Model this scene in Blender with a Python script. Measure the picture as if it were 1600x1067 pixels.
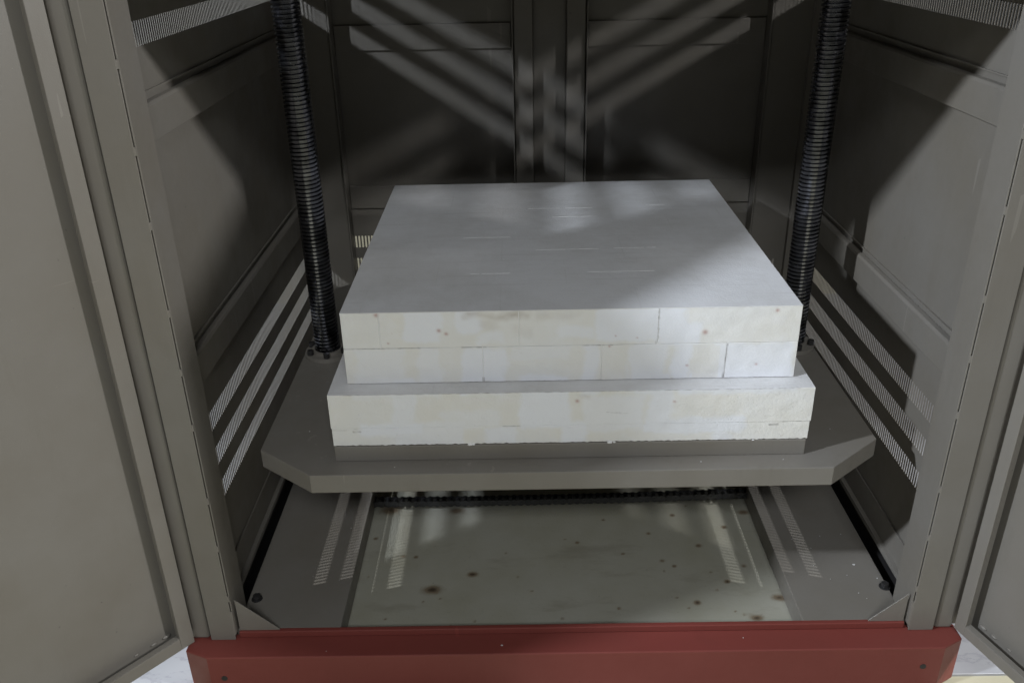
import bpy, bmesh, math, random
from mathutils import Matrix, Vector, noise
random.seed(7)
scene = bpy.context.scene
for o in list(bpy.data.objects):
    bpy.data.objects.remove(o)
C = scene.collection

# ------------------------------------------------------------------ camera
cam_d = bpy.data.cameras.new('camera')
cam = bpy.data.objects.new('camera', cam_d)
C.objects.link(cam)
scene.camera = cam
cam_d.sensor_width = 36.0
cam_d.lens = 1367.0 / 1600.0 * 36.0
cam_d.clip_start = 0.02
cam_d.clip_end = 60.0
def _norm(v):
    return v.normalized()
_f = 1367.0
_vd = _norm(Vector((0.0, -663.5, _f)))                 # depth axis seen from the camera (x right, y down, z forward)
_vn = Vector((60.0, 2816.5, _f))
_vn = _norm(_vn - _vn.dot(_vd) * _vd)                  # straight down
_Y, _Z = _vd, -_vn
_X = _Y.cross(_Z)
CAM_POS = Vector((-0.0846, -1.3038, 0.5767))
cols = [Vector((_X[i], _Y[i], _Z[i])) for i in range(3)]
rot = Matrix((cols[0], -cols[1], -cols[2])).transposed()
cam.matrix_world = Matrix.Translation(CAM_POS) @ rot.to_4x4()
scene.render.resolution_x, scene.render.resolution_y = 1024, 682

# ------------------------------------------------------------------ world and lamps of the hall
world = bpy.data.worlds.new('World')
scene.world = world
world.use_nodes = True
bg = world.node_tree.nodes['Background']
bg.inputs['Color'].default_value = (0.92, 0.96, 1.0, 1)
bg.inputs['Strength'].default_value = 0.055

def lamp(name, loc, target, power, color, sx, sy=None, shape='DISK'):
    d = bpy.data.lights.new(name, 'AREA')
    d.shape = shape
    d.size = sx
    if sy:
        d.size_y = sy
    d.energy = power
    d.color = color
    o = bpy.data.objects.new(name, d)
    C.objects.link(o)
    o.location = loc
    o.rotation_euler = (Vector(target) - Vector(loc)).to_track_quat('-Z', 'Y').to_euler()
    return o
lamp('hall_lamp_left', (-2.85, -1.40, 1.87), (0, 0.3, 0), 168, (0.83, 0.90, 1.0), 0.15)
lamp('hall_lamp_right', (2.85, -1.42, 1.70), (0, 0.3, 0), 92, (0.97, 0.98, 1.0), 0.15)
lamp('hall_lamp_front', (0.1, -4.0, 3.0), (0, 0, -0.2), 108, (0.93, 0.968, 1.0), 1.7, 0.5, 'RECTANGLE')
def spot(name, loc, target, power, color, radius, cone):
    d = bpy.data.lights.new(name, 'SPOT')
    d.energy, d.color, d.shadow_soft_size = power, color, radius
    d.spot_size, d.spot_blend = math.radians(cone), 0.3
    o = bpy.data.objects.new(name, d)
    C.objects.link(o)
    o.location = loc
    o.rotation_euler = (Vector(target) - Vector(loc)).to_track_quat('-Z', 'Y').to_euler()
for s in (-1, 1):       # spotlights added to throw stripes through the lower vents onto the beams
    spot('vent_stripe_spot', (s * 2.5, -0.55, 2.45), (s * 0.64, 0.28, -0.45), 330, (0.95, 0.97, 1.0), 0.022, 19)
lamp('back_slot_fill', (0.0, 4.2, 3.0), (0, 2.0, -0.7), 60, (1.0, 0.98, 0.95), 0.6)  # added fill that brightens what shows through the back slots

vs = scene.view_settings
vs.view_transform = 'Standard'
vs.look = 'None'
vs.exposure = 0.0
vs.gamma = 1.0
vs.use_curve_mapping = False
scene.render.engine = 'CYCLES'

# ------------------------------------------------------------------ materials
class NT:
    def __init__(self, name):
        self.m = bpy.data.materials.new(name)
        self.m.use_nodes = True
        self.t = self.m.node_tree
        self.b = self.t.nodes['Principled BSDF']
        self.co = self.t.nodes.new('ShaderNodeTexCoord').outputs['Object']
    def n(self, kind, **kw):
        x = self.t.nodes.new(kind)
        for k, v in kw.items():
            setattr(x, k, v)
        return x
    def link(self, a, b):
        self.t.links.new(a, b)
    def noise(self, scale, detail=3, rough=0.55, co=None, stretch=None):
        x = self.n('ShaderNodeTexNoise')
        x.inputs['Scale'].default_value = scale
        x.inputs['Detail'].default_value = detail
        x.inputs['Roughness'].default_value = rough
        c = co or self.co
        if stretch:
            mp = self.n('ShaderNodeMapping')
            mp.inputs['Scale'].default_value = stretch
            self.link(c, mp.inputs['Vector'])
            c = mp.outputs[0]
        self.link(c, x.inputs['Vector'])
        return x.outputs['Fac']
    def ramp(self, fac, stops):
        r = self.n('ShaderNodeValToRGB')
        e = r.color_ramp.elements
        while len(e) < len(stops):
            e.new(0.5)
        for i, (p, c) in enumerate(stops):
            e[i].position = p
            e[i].color = (*c, 1) if len(c) == 3 else c
        self.link(fac, r.inputs[0])
        return r.outputs[0]
    def mix(self, fac, a, b, mode='MIX'):
        m = self.n('ShaderNodeMix', data_type='RGBA', blend_type=mode)
        for s, v in ((m.inputs[0], fac), (m.inputs[6], a), (m.inputs[7], b)):
            if isinstance(v, (int, float)):
                s.default_value = v
            elif isinstance(v, tuple):
                s.default_value = (*v, 1)
            else:
                self.link(v, s)
        return m.outputs[2]
    def math(self, op, a, b=None):
        m = self.n('ShaderNodeMath', operation=op)
        for s, v in zip(m.inputs, (a, b)):
            if v is None:
                continue
            if isinstance(v, (int, float)):
                s.default_value = v
            else:
                self.link(v, s)
        return m.outputs[0]
    def attr(self, name, out='Fac'):
        a = self.n('ShaderNodeAttribute', attribute_name=name)
        return a.outputs[out]
    def color(self, c):
        if isinstance(c, tuple):
            self.b.inputs['Base Color'].default_value = (*c, 1)
        else:
            self.link(c, self.b.inputs['Base Color'])
    def rough(self, r):
        if isinstance(r, (int, float)):
            self.b.inputs['Roughness'].default_value = r
        else:
            self.link(r, self.b.inputs['Roughness'])
    def bump(self, h, strength, dist):
        p = self.n('ShaderNodeBump')
        p.inputs['Strength'].default_value = strength
        p.inputs['Distance'].default_value = dist
        self.link(h, p.inputs['Height'])
        if self.b.inputs['Normal'].is_linked:
            self.link(self.b.inputs['Normal'].links[0].from_socket, p.inputs['Normal'])
        self.link(p.outputs[0], self.b.inputs['Normal'])

def paint(name, col, rough=0.42, spec=0.5, dirt=(0.75, 0.72, 0.66)):
    n = NT(name)
    a = n.noise(3.5, 5, 0.6)
    c = n.mix(n.ramp(a, [(0.35, (0, 0, 0)), (0.75, (1, 1, 1))]), col, tuple(v * d * 1.13 for v, d in zip(col, dirt)))
    sm = n.noise(14, 6, 0.7, stretch=(1, 1, 0.25))
    c = n.mix(n.ramp(sm, [(0.56, (0, 0, 0)), (0.74, (0.35, 0.35, 0.35))]), c, tuple(v * d for v, d in zip(col, dirt)))
    dust = n.noise(420, 2, 0.5)
    c = n.mix(n.ramp(dust, [(0.76, (0, 0, 0)), (0.80, (0.5, 0.5, 0.5))]), c, tuple(min(1, v * 2.2) for v in col))
    scr = n.noise(55, 2, 0.4, stretch=(1, 1, 0.03))
    scr2 = n.noise(40, 3, 0.5, stretch=(0.04, 0.04, 1.6))
    lines = n.math('MULTIPLY', n.math('GREATER_THAN', scr, 0.70), n.math('GREATER_THAN', n.noise(2.2, 3), 0.56))
    lines2 = n.math('MULTIPLY', n.math('GREATER_THAN', scr2, 0.735), n.math('GREATER_THAN', n.noise(3.1, 3), 0.57))
    c = n.mix(n.math('MULTIPLY', n.math('MAXIMUM', lines, lines2), 0.22), c, tuple(min(1, v * 1.8) for v in col))
    chip = n.ramp(n.noise(95, 3, 0.5), [(0.755, (0, 0, 0)), (0.775, (0.7, 0.7, 0.7))])
    c = n.mix(chip, c, tuple(v * 0.45 for v in col))
    n.color(c)
    n.rough(n.ramp(n.noise(7, 6, 0.7), [(0.3, (rough - 0.10,) * 3), (0.7, (rough + 0.12,) * 3)]))
    n.b.inputs['Specular IOR Level'].default_value = spec
    n.bump(n.noise(650, 2, 0.5), 0.28, 0.0006)
    n.bump(n.noise(5, 2, 0.4), 0.12, 0.004)
    return n.m

M = {}
M['taupe'] = paint('taupe_paint', (0.180, 0.168, 0.150))
M['red'] = paint('red_paint', (0.180, 0.042, 0.034), 0.5, 0.4)

n = NT('floor_plate_paint')
rust = n.attr('rust')
base = n.mix(n.ramp(n.noise(4, 5, 0.6), [(0.35, (0, 0, 0)), (0.7, (1, 1, 1))]), (0.32, 0.312, 0.265), (0.265, 0.255, 0.195))
base = n.mix(n.ramp(n.noise(9, 6, 0.7, stretch=(0.5, 1.6, 1)), [(0.55, (0, 0, 0)), (0.72, (0.55, 0.55, 0.55))]), base, (0.18, 0.165, 0.125))
base = n.mix(n.ramp(n.noise(160, 3, 0.6), [(0.68, (0, 0, 0)), (0.76, (0.5, 0.5, 0.5))]), base, (0.14, 0.12, 0.09))
base = n.mix(n.ramp(rust, [(0.05, (0, 0, 0)), (0.45, (0.75, 0.75, 0.75))]), base, (0.12, 0.075, 0.035))
base = n.mix(n.ramp(rust, [(0.55, (0, 0, 0)), (0.85, (1, 1, 1))]), base, (0.045, 0.030, 0.018))
n.color(base)
n.rough(n.ramp(n.noise(12, 4), [(0.3, (0.55,) * 3), (0.7, (0.75,) * 3)]))
n.bump(n.noise(90, 4, 0.6), 0.2, 0.002)
M['plate'] = n.m

def firebrick(name, grain, top_scratch=False):
    n = NT(name)
    pat = n.attr('mortar')
    stain = n.attr('stain')
    cream = n.mix(n.ramp(n.noise(6, 4), [(0.35, (0, 0, 0)), (0.7, (1, 1, 1))]), (0.70, 0.685, 0.64), (0.70, 0.702, 0.695))
    c = n.mix(pat, cream, (0.73, 0.745, 0.785))
    wash = n.ramp(n.noise(26, 5, 0.65), [(0.5, (0, 0, 0)), (0.75, (0.5, 0.5, 0.5))])
    c = n.mix(wash, c, (0.74, 0.745, 0.755))
    c = n.mix(n.ramp(n.noise(300, 2, 0.5), [(0.70, (0, 0, 0)), (0.80, (0.45, 0.45, 0.45))]), c, (0.52, 0.48, 0.42))
    c = n.mix(n.ramp(n.noise(70, 3, 0.5), [(0.745, (0, 0, 0)), (0.79, (0.3, 0.3, 0.3))]), c, (0.45, 0.38, 0.30))
    c = n.mix(stain, c, (0.36, 0.31, 0.25))
    c = n.mix(n.attr('spot'), c, (0.30, 0.075, 0.045))
    c = n.mix(n.attr('crack'), c, (0.11, 0.095, 0.085))
    if top_scratch:
        up = n.n('ShaderNodeNewGeometry')
        sx = n.n('ShaderNodeSeparateXYZ')
        n.link(up.outputs['Normal'], sx.inputs[0])
        top = n.math('GREATER_THAN', sx.outputs[2], 0.9)
        # trowelled top coat, a little greyer than the broken faces, with fine trowel streaks along x
        coat = n.mix(n.noise(5, 5, 0.65), (0.60, 0.60, 0.61), (0.71, 0.71, 0.72))
        streak = n.noise(60, 4, 0.7, stretch=(0.06, 1.0, 1.0))
        coat = n.mix(n.ramp(streak, [(0.56, (0, 0, 0)), (0.72, (0.7, 0.7, 0.7))]), coat, (0.53, 0.525, 0.52))
        fleck = n.noise(330, 2, 0.5)
        coat = n.mix(n.ramp(fleck, [(0.70, (0, 0, 0)), (0.76, (0.8, 0.8, 0.8))]), coat, (0.82, 0.82, 0.83))
        coat = n.mix(n.ramp(n.noise(120, 3, 0.5), [(0.73, (0, 0, 0)), (0.78, (0.55, 0.55, 0.55))]), coat, (0.40, 0.38, 0.36))
        br = n.n('ShaderNodeTexBrick')
        br.inputs['Color1'].default_value = br.inputs['Color2'].default_value = (0, 0, 0, 1)
        br.inputs['Mortar'].default_value = (1, 1, 1, 1)
        br.inputs['Scale'].default_value = 1.0
        br.inputs['Mortar Size'].default_value = 0.0012
        br.inputs['Brick Width'].default_value = 0.23
        br.inputs['Row Height'].default_value = 0.115
        n.link(n.co, br.inputs['Vector'])
        ghost = n.math('MULTIPLY', br.outputs['Fac'], n.ramp(n.noise(11, 3), [(0.42, (0, 0, 0)), (0.62, (0.22, 0.22, 0.22))]))
        coat = n.mix(ghost, coat, (0.42, 0.41, 0.40))
        smear = n.ramp(n.noise(2.6, 6, 0.7), [(0.42, (0, 0, 0)), (0.68, (0.75, 0.75, 0.75))])
        coat = n.mix(smear, coat, (0.47, 0.46, 0.445))
        c = n.mix(top, c, coat)
    n.color(c)
    n.rough(0.85)
    n.b.inputs['Specular IOR Level'].default_value = 0.25
    n.bump(n.noise(230, 4, 0.65), grain, 0.0026)
    pit = n.ramp(n.noise(170, 3, 0.6), [(0.60, (1, 1, 1)), (0.72, (0, 0, 0))])
    n.bump(pit, grain, 0.0010)
    n.bump(n.noise(38, 4, 0.6), 0.2, 0.003)
    return n.m
M['brick'] = firebrick('insulating_firebrick', 0.20, True)
M['brick_rough'] = firebrick('porous_firebrick', 0.30, True)
n = NT('mortar_bed')
n.color(n.mix(n.noise(20, 4), (0.78, 0.78, 0.78), (0.70, 0.69, 0.68)))
n.rough(0.9)
M['mortar'] = n.m

n = NT('greased_steel')
n.color(n.mix(n.ramp(n.noise(30, 4), [(0.4, (0, 0, 0)), (0.7, (1, 1, 1))]), (0.25, 0.255, 0.285), (0.09, 0.092, 0.10)))
n.b.inputs['Metallic'].default_value = 1.0
n.rough(n.ramp(n.noise(45, 4), [(0.35, (0.14,) * 3), (0.7, (0.30,) * 3)]))
n.bump(n.noise(140, 3), 0.15, 0.0006)
M['steel'] = n.m
n = NT('black_oxide')
n.color(n.mix(n.noise(60, 3), (0.012, 0.012, 0.013), (0.028, 0.026, 0.025)))
n.rough(0.4)
n.b.inputs['Specular IOR Level'].default_value = 0.55
M['black'] = n.m
n = NT('oiled_chain_steel')
n.color(n.mix(n.noise(80, 3), (0.05, 0.05, 0.052), (0.12, 0.12, 0.12)))
n.b.inputs['Metallic'].default_value = 0.8
n.rough(0.38)
M['chain'] = n.m

n = NT('cream_floor_coating')
c = n.mix(n.noise(3, 5), (0.40, 0.37, 0.26), (0.35, 0.33, 0.24))
c = n.mix(n.ramp(n.noise(38, 4, 0.6), [(0.68, (0, 0, 0)), (0.74, (0.9, 0.9, 0.9))]), c, (0.14, 0.12, 0.09))
n.color(c)
n.rough(0.5)
n.bump(n.noise(60, 4), 0.3, 0.002)
M['cream'] = n.m
n = NT('veined_tile')
vein = n.noise(5, 8, 0.72, stretch=(1.0, 2.2, 1.0))
vein = n.math('ABSOLUTE', n.math('SUBTRACT', vein, 0.5))
c = n.mix(n.ramp(vein, [(0.0, (0.55, 0.55, 0.55)), (0.03, (0, 0, 0))]), (0.31, 0.315, 0.325), (0.17, 0.17, 0.19))
c = n.mix(n.ramp(n.noise(7, 5), [(0.45, (0, 0, 0)), (0.7, (0.7, 0.7, 0.7))]), c, (0.26, 0.26, 0.28))
n.color(c)
n.rough(0.35)
M['tile'] = n.m
n = NT('white_paint_flake')
n.color(n.mix(n.noise(300, 2), (0.42, 0.41, 0.39), (0.62, 0.62, 0.61)))
M['flake'] = n.m

# ------------------------------------------------------------------ mesh helpers
class MB:
    """collects boxes and prisms and links them as one mesh object"""
    def __init__(self):
        self.v, self.f = [], []
    def box(self, x0, x1, y0, y1, z0, z1):
        x0, x1 = min(x0, x1), max(x0, x1)
        y0, y1 = min(y0, y1), max(y0, y1)
        z0, z1 = min(z0, z1), max(z0, z1)
        b = len(self.v)
        self.v += [(x0, y0, z0), (x1, y0, z0), (x1, y1, z0), (x0, y1, z0), (x0, y0, z1), (x1, y0, z1), (x1, y1, z1), (x0, y1, z1)]
        self.f += [tuple(b + i for i in q) for q in ((0, 3, 2, 1), (4, 5, 6, 7), (0, 1, 5, 4), (1, 2, 6, 5), (2, 3, 7, 6), (3, 0, 4, 7))]
        return self
    def prism(self, poly, a0, a1, axis=2):
        """poly: 2-D outline in the two other axes, extruded along axis"""
        b = len(self.v)
        k = len(poly)
        def put(p, a):
            if axis == 2: return (p[0], p[1], a)
            if axis == 1: return (p[0], a, p[1])
            return (a, p[0], p[1])
        self.v += [put(p, a0) for p in poly] + [put(p, a1) for p in poly]
        self.f += [tuple(b + i for i in reversed(range(k))), tuple(b + k + i for i in range(k))]
        self.f += [(b + i, b + (i + 1) % k, b + k + (i + 1) % k, b + k + i) for i in range(k)]
        return self
    def cyl(self, c, r, h, seg=20, axis=2):
        pts = [(c[0] + r * math.cos(2 * math.pi * i / seg), c[1] + r * math.sin(2 * math.pi * i / seg)) for i in range(seg)]
        return self.prism(pts, h[0], h[1], axis)
    def build(self, name, mat, parent=None, bevel=0.0, seg=2, smooth=False, xf=None):
        me = bpy.data.meshes.new(name)
        me.from_pydata([tuple(xf @ Vector(v)) if xf else v for v in self.v], [], self.f)
        bm = bmesh.new()
        bm.from_mesh(me)
        bmesh.ops.recalc_face_normals(bm, faces=bm.faces)
        bm.to_mesh(me)
        bm.free()
        me.materials.append(M[mat])
        o = bpy.data.objects.new(name, me)
        C.objects.link(o)
        o.parent = parent
        if bevel:
            md = o.modifiers.new('edge', 'BEVEL')
            md.width = bevel
            md.segments = seg
            md.limit_method = 'ANGLE'
            md.angle_limit = math.radians(40)
            md.harden_normals = False
        if smooth:
            for p in me.polygons:
                p.use_smooth = True
        return o

def thing(name, label, cat, loc=(0, 0, 0), group=None):
    o = bpy.data.objects.new(name, None)
    o.empty_display_size = 0.1
    C.objects.link(o)
    o.location = loc
    tag(o, label, cat, group)
    return o
def tag(o, label, cat, group=None):
    o['label'] = label
    o['category'] = cat
    if group:
        o['group'] = group
    return o

# ------------------------------------------------------------------ the floor of the hall
GZ = -0.702
fl = MB().box(-9, 9, -9, 9, GZ - 0.10, GZ).build('floor', 'cream')
fl['kind'] = 'structure'
random.seed(3)
for ix in range(-3, 3):
    for iy in range(0, 3):
        MB().box(ix * 0.6 + 0.0015, ix * 0.6 + 0.5985, -0.118 + iy * 0.6, -0.118 + iy * 0.6 + 0.597, GZ - 0.01, GZ + 0.005 + random.random() * 0.0006).build('floor_tile', 'tile', fl, 0.001)

# ------------------------------------------------------------------ the cabinet
cab = thing('furnace_cabinet', 'taupe steel furnace cabinet with open doors, slotted vents and red front sill', 'furnace')
XP = 0.608          # inner face of the front posts
XW = 0.635          # side sheet
YF = -0.105
ZS = -0.600         # top of the red base
ZTOP = 0.80

# red base with cut corners
out = [(-0.652, -0.148), (0.660, -0.148), (0.699, -0.127), (0.699, 0.93), (-0.695, 0.93), (-0.695, -0.130)]
inn = [(-0.640, -0.06), (0.640, -0.06), (0.640, 0.90), (-0.640, 0.90)]
base = MB()
base.prism([out[0], out[1], out[2], (0.699, -0.0895), (-0.695, -0.0895), out[5]], GZ + 0.006, ZS)
sill = base.build('base_sill', 'red', cab, 0.0022)
MB().box(-XP + 0.003, XP - 0.003, -0.1000, -0.0905, ZS + 0.0005, ZS + 0.0140).build('sill_lip', 'red', sill, 0.0015)
for sx, hx, hz in ((-1, -0.627, -0.649), (1, 0.628, -0.644)):
    MB().cyl((hx, hz), 0.0055, (-0.1488, -0.1470), 18, 1).build('hole_shade_disc', 'black', sill)  # black disc stands in for the dark inside a bolt hole
for s in (-1, 1):
    MB().box(s * 0.645, s * 0.694, -0.0885, 0.93, GZ + 0.006, ZS - 0.001).build('base_rail', 'red', cab, 0.002)
MB().box(-0.644, 0.644, 0.90, 0.93, GZ + 0.006, ZS - 0.001).build('base_rail', 'red', cab, 0.002)

bridges = [0.78, 0.65, 0.53, 0.411, 0.295, 0.187, 0.050, -0.050, -0.150, -0.293, -0.393, -0.505]
def front_post(s):
    m = MB()
    x = lambda a: s * a
    # front plate
    m.box(x(XP + 0.0030), x(0.6555), YF, YF + 0.003, ZS + 0.0005, ZTOP)
    # return of the front plate into the groove next to the door side
    m.box(x(0.6535), x(0.6555), YF + 0.0032, YF + 0.03, ZS + 0.0005, ZTOP)
    # inner side plate
    m.box(x(XP), x(XP + 0.0025), YF + 0.0030, YF + 0.070, ZS + 0.0125, ZTOP)
    # bent back into the wall
    m.box(x(XP + 0.0027), x(XW - 0.003), YF + 0.067, YF + 0.070, ZS + 0.0125, ZTOP)
    p = m.build('front_post', 'taupe', cab, 0.0007)
    # the bridges of metal left standing between the laser-cut slots of the bend
    corner = [(x(XP + 0.0033), YF + 0.0002), (x(XP + 0.0006), YF + 0.0007), (x(XP + 0.0002), YF + 0.0034), (x(XP + 0.0035), YF + 0.0034)]
    for z in bridges:
        MB().prism(corner, z - 0.006, z + 0.006).build('bend_bridge', 'taupe', p)
    MB().prism(corner, ZS + 0.013, -0.535).build('bend_foot', 'taupe', p)
    MB().box(x(XP + 0.0045), x(0.6525), YF + 0.0050, YF + 0.0650, ZS + 0.002, ZTOP - 0.002).build('slot_light_block', 'taupe', p)  # added filler that keeps outside light from showing through the bend slots
    MB().box(x(0.6925), x(0.7250), YF + 0.012, YF + 0.040, ZS + 0.002, ZTOP - 0.002).build('hinge_leaf', 'taupe', p, 0.002)
    # box section on the door side
    h = MB()
    h.box(x(0.6595), x(0.6915), YF + 0.004, YF + 0.060, ZS + 0.0005, ZTOP)
    h.build('hinge_stile', 'taupe', p, 0.005, 3)
    return p
for s in (-1, 1):
    front_post(s)
    # triangular gusset between post and sill
    x0, x1 = (-0.6035, -0.531) if s < 0 else (0.6035, 0.540)
    MB().prism([(x0, -0.515 - 0.008 * (s > 0)), (x1, ZS + 0.0162), (x1, ZS + 0.0143), (x0, ZS + 0.0143)], -0.0960, -0.0940, 1).build('gusset', 'taupe', cab, 0.0004)
MB().box(-0.6535, 0.6535, YF + 0.0045, YF + 0.066, 0.545, ZTOP - 0.002).build('header', 'taupe', cab, 0.002)

# side walls: sheet with three slot rows near the floor, three above the upper rail
ROWS = [(-0.377, -0.343), (-0.308, -0.273), (-0.238, -0.203), (0.416, 0.451), (0.486, 0.521), (0.556, 0.591)]
def slotted_sheet(m, a0, a1, z0, z1, rows, s0, s1, pitch, slot, put):
    """a solid sheet from a0..a1 with rows of upright slots between s0..s1; put(a0,a1,z0,z1) adds a box"""
    z = z0
    for r0, r1 in rows:
        put(a0, a1, z, r0)
        put(a0, s0, r0, r1)
        k = int((s1 - s0 - slot) / pitch)
        for i in range(k):
            put(s0 + slot + i * pitch, s0 + (i + 1) * pitch, r0, r1)
        put(s0 + k * pitch + slot, a1, r0, r1)
        z = r1
    put(a0, a1, z, z1)
for s in (-1, 1):
    m = MB()
    slotted_sheet(m, YF + 0.0705, 0.845, -0.585, ZTOP, ROWS, -0.015, 0.815, 0.0085, 0.0047,
                  lambda a, b, c, d: m.box(s * XW, s * (XW + 0.0012), a, b, c, d))
    w = m.build('side_wall', 'taupe', cab)
    for z0, z1 in ((-0.127, -0.067), (0.283, 0.342)):
        MB().prism([(s * (XW - 0.0004), z0), (s * (XW - 0.013), z0 + 0.002), (s * (XW - 0.013), z1 - 0.006), (s * (XW - 0.010), z1 - 0.001), (s * (XW - 0.0004), z1)],
                   YF + 0.0712, 0.843, 1).build('rail', 'taupe', w, 0.0012)
        # seam groove above the rail: folded lip of the sheet
        MB().box(s * (XW - 0.0004), s * (XW - 0.004), YF + 0.0713, 0.842, z1 + 0.010, z1 + 0.0125).build('seam_lip', 'taupe', w)
    # angle at the foot of the wall
    MB().prism([(s * (XW - 0.0005), -0.500), (s * (XW - 0.004), -0.500), (s * (XW - 0.004), -0.556), (s * (XW - 0.012), -0.558), (s * (XW - 0.012), -0.568), (s * (XW - 0.0005), -0.568)],
               YF + 0.0716, 0.842, 1).build('foot_angle', 'taupe', w, 0.0006)
    # rear corner post
    p = MB()
    p.box(s * 0.522, s * 0.634, 0.862, 0.865, -0.58, ZTOP)
    p.box(s * 0.522, s * 0.525, 0.8655, 0.905, -0.58, ZTOP)
    p.box(s * 0.612, s * 0.634, 0.847, 0.8615, -0.58, ZTOP)
    rp = p.build('rear_post', 'taupe', cab, 0.0008)
    MB().box(s * 0.5165, s * 0.5205, 0.858, 0.90, -0.58, ZTOP).build('door_seal', 'taupe', rp, 0.001)

# back of the cabinet: two closed leaves with a stile each side of the gap
BROWS = [(-0.333, -0.301), (-0.271, -0.239), (-0.209, -0.177), (0.50, 0.532)]
for s in (-1, 1):
    m = MB()
    def putb(a, b, c, d):
        m.box(s * a, s * b, 0.905, 0.9062, c, d)
    slotted_sheet(m, 0.006, 0.60, -0.58, ZTOP, BROWS, 0.12, 0.53, 0.0085, 0.0045, putb)
    bp = m.build('back_leaf', 'taupe', cab)
    for z0, z1 in ((-0.100, -0.040), (0.292, 0.350)):
        MB().box(s * 0.093, s * 0.515, 0.897, 0.9045, z0, z1).build('rail', 'taupe', bp, 0.0012)
    MB().box(s * 0.040, s * 0.086, 0.878, 0.9043, -0.575, ZTOP - 0.003).build('stile', 'taupe', bp, 0.003, 3)
    MB().box(s * 0.0875, s * 0.0905, 0.868, 0.9044, -0.575, ZTOP - 0.003).build('stile_flange', 'taupe', bp, 0.0006)
MB().box(-0.0385, 0.0385, 0.9005, 0.9046, -0.58, ZTOP).build('cover_strip', 'taupe', cab)
# underside of the kiln chamber that closes the cabinet at the top
tp = MB().box(-0.69, 0.69, YF + 0.01, 0.93, ZTOP + 0.001, ZTOP + 0.03).build('top_plate', 'taupe', cab)

# floor of the cabinet with rust and oil spots
FZ = -0.635
spots = [(-0.268, 0.059), (-0.25, 0.033), (-0.189, 0.103), (-0.311, 0.16), (-0.337, 0.163), (-0.405, 0.223), (-0.402, 0.1), (-0.283, 0.025), (-0.352, -0.021), (-0.225, -0.041), (-0.179, -0.03), (-0.096, 0.093), (-0.068, 0.051), (0.032, 0.199), (0.007, 0.211), (0.095, 0.276), (-0.011, -0.026), (-0.121, 0.168), (-0.384, 0.323), (-0.233, 0.317), (0.189, 0.226), (0.251, 0.289), (0.357, 0.244), (0.289, 0.183), (0.126, 0.16), (0.205, 0.136), (0.227, 0.119), (0.204, 0.104), (0.37, 0.116), (0.299, 0.099), (0.326, 0.07), (0.3, 0.046), (0.217, 0.026), (0.255, 0.012), (0.235, -0.003), (0.1, -0.001), (0.323, -0.014), (0.338, -0.023), (0.36, -0.032), (0.417, 0.022), (0.193, -0.049), (0.412, 0.296), (0.287, 0.323)]
big = {0: (0.9, 0.024), 2: (0.95, 0.014), 3: (0.85, 0.009), 4: (0.5, 0.012), 5: (0.8, 0.008), 13: (0.85, 0.008), 15: (0.9, 0.006), 18: (0.75, 0.03), 19: (0.6, 0.022), 20: (0.9, 0.008), 21: (0.9, 0.010), 22: (0.85, 0.011), 23: (0.9, 0.011), 24: (0.9, 0.007), 26: (0.95, 0.008), 28: (0.6, 0.010), 30: (1.0, 0.010), 33: (1.0, 0.012), 38: (0.85, 0.016), 39: (0.8, 0.018), 25: (0.6, 0.01), 35: (0.9, 0.007), 40: (0.9, 0.007), 41: (0.7, 0.016)}
def grid_attr_plane(name, x0, x1, y0, y1, z, step, mat, parent, fn, attr):
    nx, ny = int((x1 - x0) / step), int((y1 - y0) / step)
    vv = [(x0 + (x1 - x0) * i / nx, y0 + (y1 - y0) * j / ny, z) for j in range(ny + 1) for i in range(nx + 1)]
    ff = [(j * (nx + 1) + i, j * (nx + 1) + i + 1, (j + 1) * (nx + 1) + i + 1, (j + 1) * (nx + 1) + i) for j in range(ny) for i in range(nx)]
    me = bpy.data.meshes.new(name)
    me.from_pydata(vv, [], ff)
    a = me.attributes.new(attr, 'FLOAT', 'POINT')
    a.data.foreach_set('value', [fn(v[0], v[1]) for v in vv])
    me.materials.append(M[mat])
    o = bpy.data.objects.new(name, me)
    C.objects.link(o)
    o.parent = parent
    return o
def rust_fn(x, y):
    v = 0.0
    for i, (a, b) in enumerate(spots):
        st, r = big.get(i, (0.62, 0.0055))
        dx, dy = (x - a) * (0.72 if r > 0.012 else 1), (y - b) * 1.15
        d2 = dx * dx + dy * dy
        if d2 > 9 * r * r:
            continue
        k = 1 + 0.5 * noise.noise((x * 70, y * 70, i * 3.1)) + 0.3 * noise.noise((x * 260, y * 260, i))
        v = max(v, st * math.exp(-d2 * k / (0.26 * r * r)))
    return v
grid_attr_plane('floor_plate', -0.55, 0.55, -0.0895, 0.86, FZ, 0.0036, 'plate', cab, rust_fn, 'rust')
MB().box(-0.56, 0.56, -0.0885, 0.86, FZ - 0.02, FZ - 0.004).build('floor_tray', 'taupe', cab)
BZ = -0.5885
for s in (-1, 1):
    xi = 0.421 if s < 0 else 0.424
    bm_ = MB()
    bm_.box(s * xi, s * 0.612, -0.0900, 0.855, FZ + 0.001, BZ)
    be = bm_.build('floor_beam', 'taupe', cab, 0.002)
    bx, by = (-0.595, -0.012) if s < 0 else (0.605, -0.004)
    MB().cyl((bx, by), 0.0075, (BZ + 0.0003, BZ + 0.010), 6).cyl((bx, by), 0.0105, (BZ + 0.0002, BZ + 0.002), 20).build('bolt', 'black', be, 0.0006)
    # black boxes standing in for the shade in the gap at the wall
    MB().box(s * 0.6125, s * 0.6370, -0.055, 0.855, GZ + 0.008, FZ - 0.012).box(s * 0.6375, s * 0.6443, -0.055, 0.855, GZ + 0.0085, -0.5865).build('gap_shade_block', 'black', be)

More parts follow.
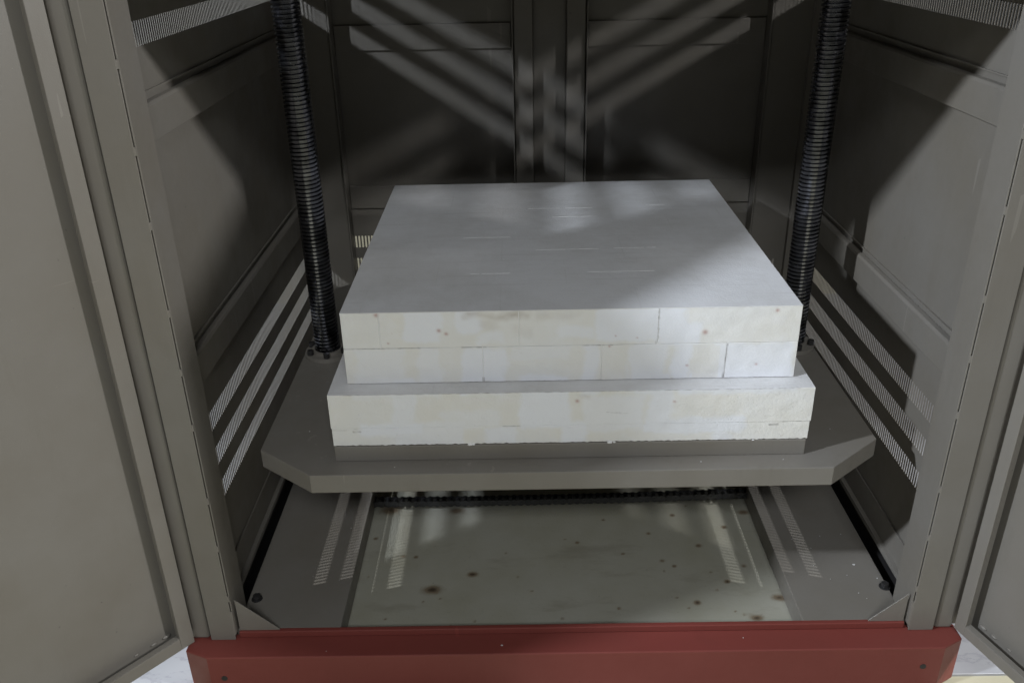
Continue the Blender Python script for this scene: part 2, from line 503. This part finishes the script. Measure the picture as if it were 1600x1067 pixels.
# doors: folded pans, hinged at the outer edge of the posts and standing open
def door(T, ang, s, lip=0.025, depth=0.032, L=0.655, z0=-0.588, z1=0.73):
    d = bpy.data.objects.new('door', None)
    C.objects.link(d)
    d.parent = cab
    u = Vector((math.cos(ang), math.sin(ang), 0))
    nrm = Vector((-u.y, u.x, 0)) * (1 if s < 0 else -1)
    xf = Matrix((( u.x, nrm.x, 0, T[0]), (u.y, nrm.y, 0, T[1]), (0, 0, 1, 0), (0, 0, 0, 1)))
    t = 0.0022
    # local: x along the door from the hinge, y towards the inside of the cabinet, lip at y = 0
    MB().box(t, L - t, -depth, -depth + t, z0 + t, z1 - t).build('panel', 'taupe', d, xf=xf)
    f = MB()
    f.box(0, t, -depth, -t, z0, z1).box(L - t, L, -depth, -t, z0, z1)
    f.box(t, L - t, -depth, -t, z0, z0 + t).box(t, L - t, -depth, -t, z1 - t, z1)
    f.box(0, lip, -t, 0, z0, z1).box(L - lip, L, -t, 0, z0, z1)
    f.box(lip, L - lip, -t, 0, z0, z0 + lip).box(lip, L - lip, -t, 0, z1 - lip, z1)
    f.box(lip - t, lip, -0.013, -t, z0 + lip, z1 - lip)
    f.box(lip - t, L - lip + t, -0.013, -t, z0 + lip - t, z0 + lip)
    f.build('frame', 'taupe', d, 0.0009, xf=xf)
    # weld beads in the lower corner
    for k in range(3):
        w = bmesh.new()
        c_ = (lip + 0.010 + 0.034 * k * (1 + 0.3 * math.sin(k * 5)), -depth + 0.003, z0 + lip * 0.35 + 0.012)
        bmesh.ops.create_icosphere(w, subdivisions=2, radius=0.0052 - 0.0012 * k, matrix=xf @ Matrix.Translation(c_) @ Matrix.Diagonal((1.6, 0.7, 0.7, 1)))
        me = bpy.data.meshes.new('weld_bead')
        for f_ in w.faces:
            f_.smooth = True
        w.to_mesh(me)
        w.free()
        me.materials.append(M['taupe'])
        o = bpy.data.objects.new('weld_bead', me)
        C.objects.link(o)
        o.parent = d
    return d
door((-0.679, -0.120), math.radians(-130.5), -1)
door((0.688, -0.112), math.radians(-71.0), 1, lip=0.022, L=0.60)

# ------------------------------------------------------------------ lead screws
def make_screw(name):
    pitch, seg = 0.0080, 40
    z0, z1 = -0.583, 0.70
    prof = [(0.00, 0.0262), (0.44, 0.0262), (0.50, 0.0257), (0.62, 0.0228), (0.68, 0.0222), (0.84, 0.0222), (0.90, 0.0228), (0.98, 0.0257)]
    turns = int((z1 - z0) / pitch)
    k = len(prof)
    vv, ff = [], []
    for j in range(turns * k + 1):
        t, r = prof[j % k]
        zb = z0 + (j // k + t) * pitch
        for i in range(seg):
            a = 2 * math.pi * i / seg
            vv.append((r * math.cos(a), r * math.sin(a), zb + pitch * i / seg))
    rows = turns * k
    for j in range(rows):
        for i in range(seg):
            if i < seg - 1:
                ff.append((j * seg + i, j * seg + i + 1, (j + 1) * seg + i + 1, (j + 1) * seg + i))
            elif j + k + 1 <= rows:
                ff.append((j * seg + i, (j + k) * seg, (j + k + 1) * seg, (j + 1) * seg + i))
    me = bpy.data.meshes.new(name)
    me.from_pydata(vv, [], ff)
    for p in me.polygons:
        p.use_smooth = True
    me.materials.append(M['steel'])
    o = bpy.data.objects.new(name, me)
    C.objects.link(o)
    md = o.modifiers.new('sharp', 'EDGE_SPLIT')
    md.split_angle = math.radians(38)
    return o
SX, SY = 0.495, 0.3775
s1 = make_screw('lead_screw')
s1.location = (-SX, SY, 0)
tag(s1, 'greasy black threaded lead screw rising left of the white brick block', 'lead screw', 'lead screws of the lift')
s2 = s1.copy()
C.objects.link(s2)
s2.location = (SX + 0.001, SY, 0)
tag(s2, 'greasy black threaded lead screw rising right of the white brick block', 'lead screw', 'lead screws of the lift')

# ------------------------------------------------------------------ lift platform
TZ = -0.261
lift = thing('lift_platform', 'taupe steel lift platform with cut corners carrying the white brick blocks', 'platform', (0, 0.3775, TZ - 0.036))
def place(o):
    o.matrix_parent_inverse = Matrix.Translation((0, -0.3775, -(TZ - 0.036)))
    return o
hs = []
tri = [(-0.441, -0.080), (0.438, -0.080), (0.541, 0.006), (0.545, 0.749), (0.440, 0.835), (-0.441, 0.835), (-0.548, 0.749), (-0.545, 0.002)]
place(MB().prism(tri, TZ - 0.036, TZ).build('deck', 'taupe', lift, 0.0016))
place(MB().box(-0.404, 0.400, -0.0388, 0.791, TZ + 0.0003, TZ + 0.0295).build('pedestal', 'taupe', lift, 0.0012))
for s in (-1, 1):
    cx = s * SX
    seg = 28
    vv, ff = [], []
    for (r, z) in ((0.0275, TZ + 0.0005), (0.0275, TZ + 0.016), (0.0335, TZ + 0.016), (0.0335, TZ + 0.010), (0.048, TZ + 0.010), (0.048, TZ + 0.0005)):
        for i in range(seg):
            a = 2 * math.pi * i / seg
            vv.append((cx + r * math.cos(a), SY + r * math.sin(a), z))
    for j in range(5):
        for i in range(seg):
            ff.append((j * seg + i, j * seg + (i + 1) % seg, (j + 1) * seg + (i + 1) % seg, (j + 1) * seg + i))
    m = MB()
    m.v, m.f = vv, ff
    fn = place(m.build('nut_flange', 'taupe', lift))
    for i in range(6):
        a = 2 * math.pi * (i + 0.5) / 6 + 0.12
        bx, by = cx + 0.0405 * math.cos(a), SY + 0.0405 * math.sin(a)
        b = MB().cyl((bx, by), 0.0066, (TZ + 0.0103, TZ + 0.021), 14).build('bolt', 'black', fn, 0.0008)

# ------------------------------------------------------------------ drive chain
chain = thing('drive_chain', 'black roller chain running across the cabinet floor below the platform', 'chain', (0, 0.33, -0.612))
PT = 0.0159
def plate_outline(h):
    pts = []
    for i in range(9):
        a = math.pi / 2 + math.pi * i / 8
        pts.append((-PT / 2 + h * math.cos(a), h * math.sin(a)))
    pts.append((0, -h * 0.72))
    for i in range(9):
        a = -math.pi / 2 + math.pi * i / 8
        pts.append((PT / 2 + h * math.cos(a), h * math.sin(a)))
    pts.append((0, h * 0.72))
    return pts
def link_mesh(outer):
    m = MB()
    y = 0.0085 if outer else 0.0065
    h = 0.0080
    m.prism(plate_outline(h), -y - 0.0012, -y, 1).prism(plate_outline(h), y, y + 0.0012, 1)
    if outer:
        for sx in (-1, 1):
            m.cyl((sx * PT / 2, 0), 0.0026, (-y - 0.0022, y + 0.0022), 10, 1)
    else:
        for sx in (-1, 1):
            m.cyl((sx * PT / 2, 0), 0.0048, (-y + 0.0003, y - 0.0003), 12, 1)
    o = m.build('link', 'chain', chain)
    return o
la, lb = link_mesh(True), link_mesh(False)
cnt = 0
for i in range(62):
    x = -0.413 + i * PT
    if x > 0.42:
        break
    src = la if i % 2 == 0 else lb
    if i < 2:
        o = src
    else:
        o = src.copy()
        C.objects.link(o)
        o.parent = chain
    z = -0.0045 * math.cos(0.5 * math.pi * (x + 0.02) / 0.42) + 0.004 * x / 0.42
    o.location = (x, 0, z)
    o.rotation_euler = (0, 0.0, 0)

# ------------------------------------------------------------------ firebrick blocks
def softbox(x, z, x0, x1, z0, z1, s, seed):
    w = 0.010 * noise.noise((x * 28, z * 28, seed)) + 0.004 * noise.noise((x * 110, z * 110, seed + 9))
    x, z = x + w, z + w * 0.7
    f = lambda t: max(0.0, min(1.0, 0.5 + t / s))
    return min(f(x - x0), f(x1 - x)) * min(f(z - z0), f(z1 - z))
MORTAR = [  # patches of white mortar wiped over the front joints: x0, x1, z0, z1, strength
    (-0.275, -0.215, -0.055, 0.01, .8), (-0.255, -0.215, -0.135, -0.066, .55), (-0.178, -0.105, -0.132, -0.068, .9), (-0.150, -0.110, -0.06, -0.04, .6),
    (0.04, 0.19, -0.06, 0.01, .95), (0.14, 0.215, -0.066, -0.03, .9), (-0.19, -0.15, -0.04, 0.01, .8), (0.325, 0.352, -0.035, -0.018, .6),
    (-0.02, 0.045, -0.05, -0.03, .7), (0.018, 0.045, -0.14, -0.066, .8), (0.095, 0.10, -0.14, -0.066, .5), (0.10, 0.16, -0.14, -0.066, .75), (0.175, 0.205, -0.14, -0.066, .95),
    (0.255, 0.37, -0.14, -0.066, .8), (-0.36, -0.28, -0.14, -0.066, .45), (-0.10, 0.0, -0.09, -0.066, .35), (0.20, 0.265, -0.14, -0.12, .8), (0.24, 0.262, -0.14, -0.066, .7),
    # lower slab
    (-0.30, -0.26, -0.20, -0.12, .7), (-0.30, -0.18, -0.235, -0.185, .6), (-0.36, -0.25, -0.212, -0.19, .9), (-0.085, 0.0, -0.20, -0.12, .9), (-0.14, -0.09, -0.23, -0.195, .8),
    (0.02, 0.12, -0.21, -0.14, .6), (0.12, 0.29, -0.215, -0.185, .85), (0.13, 0.17, -0.19, -0.12, .8), (-0.01, 0.03, -0.24, -0.19, .85), (0.24, 0.27, -0.235, -0.2, .7), (-0.22, -0.12, -0.20, -0.165, .45)]
CREAM = [(0.225, 0.38, -0.066, 0.01), (0.05, 0.09, -0.13, -0.075), (0.205, 0.25, -0.13, -0.07)]
STAIN = [(-0.178, -0.065, -0.013, -0.003, .62), (-0.06, 0.01, -0.018, -0.004, .22), (-0.15, -0.12, -0.035, -0.012, .20), (-0.10, -0.06, -0.05, -0.03, .15), (0.012, 0.03, -0.147, -0.140, .4)]
SPOTS = [(-0.318, -0.004, .0035), (-0.217, -0.034, .0032), (-0.205, -0.040, .0028), (0.222, -0.045, .0042), (0.337, -0.008, .0030), (0.065, -0.068, .0018), (0.196, -0.106, .0020), (0.312, -0.106, .0020), (-0.302, -0.056, .0016), (0.11, -0.053, .0013), (0.01, -0.15, .003), (0.172, -0.154, .002), (0.075, -0.049, 0.0012)]
CRACK = [  # dark open joint lines: x0, z0, x1, z1, half width, strength
    (0.1450, 0.0, 0.1450, -0.055, .0008, .75), (0.1450, -0.055, 0.141, -0.066, .0008, .6), (0.2610, -0.068, 0.2585, -0.131, .0011, .8), (-0.146, -0.123, -0.146, -0.131, .001, .9),
    (-0.3775, -0.0652, -0.25, -0.0652, .0007, .55), (-0.18, -0.0655, -0.14, -0.0655, .0009, .6), (0.02, -0.0655, 0.07, -0.0655, .0007, .5), (-0.378, -0.1315, 0.378, -0.1315, .0009, .7),
    (-0.368, -0.2035, -0.357, -0.2030, .0014, .95), (-0.115, -0.1965, -0.085, -0.1960, .0007, .6), (0.335, -0.2020, 0.349, -0.2015, .0014, .95), (0.355, -0.1965, 0.405, -0.1955, .0006, .45), (-0.405, -0.2, -0.36, -0.1985, .0005, .3), (0.06, -0.172, 0.10, -0.176, .0005, .35)]
def front_attrs(x, z):
    mo = 0.0
    for i, (a, b, c, d, s) in enumerate(MORTAR):
        mo = max(mo, s * softbox(x, z, a, b, c, d, 0.008, i * 1.7))
    for i, (a, b, c, d) in enumerate(CREAM):
        if a < x < b and c < z < d:
            mo *= 0.25
    st = 0.0
    for i, (a, b, c, d, s) in enumerate(STAIN):
        st = max(st, s * softbox(x, z, a, b, c, d, 0.010, 40 + i))
    st *= 0.75 + 0.5 * noise.noise((x * 60, z * 60, 4))
    sp = 0.0
    for a, b, r in SPOTS:
        d2 = ((x - a) ** 2 + (z - b) ** 2) / (r * r)
        if d2 < 6:
            sp = max(sp, 0.62 * math.exp(-d2))
    ck = 0.0
    for x0, z0, x1, z1, w, s in CRACK:
        vx, vz = x1 - x0, z1 - z0
        l2 = vx * vx + vz * vz
        t = max(0, min(1, ((x - x0) * vx + (z - z0) * vz) / l2))
        wob = 0.0007 * noise.noise((x * 200, z * 200, 2))
        d = math.hypot(x - x0 - t * vx, z - z0 - t * vz) + wob
        if d < 3 * w:
            ck = max(ck, s * max(0, min(1, 1.6 - d / w)) * (0.65 + 0.7 * noise.noise((x * 90, z * 90, 8))))
    return mo, max(0, st), sp, max(0, ck)
SCR = [(-0.06, 0.08, 0.548), (-0.01, 0.085, 0.487), (-0.20, -0.10, 0.362), (-0.05, 0.08, 0.285), (0.10, 0.18, 0.288), (-0.17, -0.10, 0.165), (0.04, 0.16, 0.165), (0.20, 0.24, 0.56)]
def brick(name, mat, parent, x0, x1, y0, y1, z0, z1, front, top, ragged=False):
    """brick with a fine grid where it shows so that wash, stains and open joints follow the photo"""
    bm = bmesh.new()
    bmesh.ops.create_cube(bm, size=1.0, matrix=Matrix.Translation(((x0 + x1) / 2, (y0 + y1) / 2, (z0 + z1) / 2)) @ Matrix.Diagonal((x1 - x0, y1 - y0, z1 - z0, 1)))
    bmesh.ops.bevel(bm, geom=bm.edges[:], offset=({'brick': 0.0006, 'top_coat': 0.0005}.get(name, 0.0003)), segments=1, affect='EDGES')
    if front:
        def cut(axis, a, b, step):
            k = int((b - a) / step)
            for i in range(1, k):
                co = [0, 0, 0]
                co[axis] = a + (b - a) * i / k
                no = [0, 0, 0]
                no[axis] = 1
                bmesh.ops.bisect_plane(bm, geom=bm.verts[:] + bm.edges[:] + bm.faces[:], plane_co=co, plane_no=no)
        cut(0, x0, x1, 0.0024)
        # upright cuts only on the front skin
        k = int((z1 - z0) / 0.0016)
        for i in range(1, k):
            fr = [f for f in bm.faces if f.calc_center_median().y < y0 + 0.002]
            es = set(e for f in fr for e in f.edges)
            vs_ = set(v for f in fr for v in f.verts)
            bmesh.ops.bisect_plane(bm, geom=list(vs_) + list(es) + fr, plane_co=(0, 0, z0 + (z1 - z0) * i / k), plane_no=(0, 0, 1))
        for v in bm.verts:
            if v.co.y < y0 + 0.003:
                w = noise.noise((v.co.x * 45, v.co.z * 45, 1.0)) * 0.0007
                v.co.y += w
                if ragged and v.co.z < z0 + 0.003:
                    v.co.z += 0.0016 * noise.noise((v.co.x * 160, 0, 3)) + 0.0008
    me = bpy.data.meshes.new(name)
    bm.normal_update()
    bm.to_mesh(me)
    bm.free()
    A = {k: me.attributes.new(k, 'FLOAT', 'POINT') for k in ('mortar', 'stain', 'spot', 'crack')}
    if front:
        for i, v in enumerate(me.vertices):
            if v.co.y < y0 + 0.003:
                r = front_attrs(v.co.x, v.co.z)
                for key, val in zip(('mortar', 'stain', 'spot', 'crack'), r):
                    A[key].data[i].value = val
    me.materials.append(M[mat])
    o = bpy.data.objects.new(name, me)
    C.objects.link(o)
    o.parent = parent
    return o

G = 0.0005
hearth = thing('hearth_block', 'upper white firebrick block of two courses, stepped back on the wider slab', 'brick block')
X0, X1, D = -0.3775, 0.3775, 0.755
ys = [0.0, 0.114, 0.228, 0.345, 0.46, 0.575, 0.665, D]
random.seed(11)
def course(z0, z1, front_cuts, top):
    for j in range(len(ys) - 1):
        if j == 0:
            xs = front_cuts
        else:
            off = random.uniform(0.06, 0.2)
            xs = [X0]
            while xs[-1] + off < X1 - 0.07:
                xs.append(xs[-1] + off)
                off = 0.23
            xs.append(X1)
        for a, b in zip(xs[:-1], xs[1:]):
            brick('brick', 'brick', hearth, a + (G if a > X0 else 0), b - (G if b < X1 else 0), ys[j] + (G if j else 0), ys[j + 1] - (G if j < len(ys) - 2 else 0), z0, z1, j == 0, top)
course(-0.0650, -0.0014, [X0, -0.315 + 0.0, -0.085, 0.145, X1], True)
course(-0.1310, -0.0655, [X0, -0.146, 0.052, 0.2605, X1], False)
MB().box(X0 + 0.0012, X1 - 0.0012, 0.0012, D - 0.0012, -0.1305, -0.0020).build('mortar_bed', 'mortar', hearth)
brick('top_coat', 'brick', hearth, X0 - 0.0004, X1 + 0.0004, -0.0004, D + 0.0004, -0.00135, 0.0, False, True)
hb = thing('hearth_plinth', 'lower white firebrick slab, wider and rougher, lying on the steel pedestal', 'brick slab')
brick('slab', 'brick_rough', hb, -0.4055, 0.4035, -0.0375, 0.7925, -0.1960, -0.1318, True, False)
brick('bottom_slab', 'brick_rough', hb, -0.4045, 0.4020, -0.0370, 0.7920, TZ + 0.0299, -0.1964, True, False, True)

# mortar drips hanging from the lower edge of the slab
for (x, r_) in ((-0.172, 0.0030), (-0.166, 0.0022), (0.066, 0.0034), (0.074, 0.0018), (0.31, 0.0016)):
    w = bmesh.new()
    bmesh.ops.create_icosphere(w, subdivisions=1, radius=r_, matrix=Matrix.Translation((x, -0.0383, TZ + 0.0300)) @ Matrix.Diagonal((1.5, 0.8, 0.8, 1)))
    me = bpy.data.meshes.new('mortar_drip')
    w.to_mesh(me)
    w.free()
    me.materials.append(M['mortar'])
    o = bpy.data.objects.new('mortar_drip', me)
    C.objects.link(o)
    o.parent = hb

# trowel scratches in the top coat: thin raised ridges of white mortar
for k, (a, b, y) in enumerate(SCR):
    m = MB()
    nseg = 14
    for i in range(nseg):
        if random.random() < 0.07:
            continue
        xa, xb = a + (b - a) * i / nseg, a + (b - a) * (i + 1) / nseg
        yy = y + 0.0006 * noise.noise((xa * 60, y * 9, 0))
        h = 0.00035 + 0.0002 * random.random()
        m.prism([(yy - 0.0006, 0.0001), (yy + 0.0006, 0.0001), (yy, h)], xa, xb, 0)
    m.build('mortar_ridge', 'mortar', hearth)

# paint flakes and grit on the floor beams
random.seed(5)
fm = MB()
pts = [(0.569, 0.060, 0.0032), (0.5, 0.112, 0.0014), (0.53, 0.15, 0.0012), (0.60, 0.02, 0.0012), (0.545, 0.03, 0.0011), (0.49, 0.06, 0.0012), (0.55, -0.02, 0.0012), (0.51, 0.02, 0.0009), (0.575, 0.155, 0.001), (0.56, -0.035, 0.0013), (-0.45, 0.2, 0.001), (-0.5, 0.05, 0.0009), (0.47, 0.14, 0.0009)]
for (x, y, r) in pts:
    k = [(x + r * random.uniform(0.6, 1.3) * math.cos(a), y + r * random.uniform(0.4, 0.9) * math.sin(a)) for a in (0.2, 1.3, 2.4, 3.6, 4.9)]
    fm.prism(k, BZ + 0.0004, BZ + 0.0010)
for (x, y, z, r) in ((-0.125, -0.128, ZS, 0.0022), (0.31, -0.118, ZS, 0.0011), (-0.44, -0.136, ZS, 0.0009), (-0.30, -0.060, TZ, 0.0012), (0.22, -0.058, TZ, 0.0012), (0.36, -0.055, TZ, 0.0010),
                     (-0.47, 0.06, TZ, 0.0012), (0.47, 0.04, TZ, 0.0012)):
    k = [(x + r * random.uniform(0.6, 1.3) * math.cos(a), y + r * random.uniform(0.4, 0.9) * math.sin(a)) for a in (0.2, 1.3, 2.4, 3.6, 4.9)]
    fm.prism(k, z + 0.0004, z + 0.0012)
fo = fm.build('grit', 'flake')
fo['kind'] = 'stuff'
tag(fo, 'loose white flakes scattered over the floor beams and platform edge', 'debris')
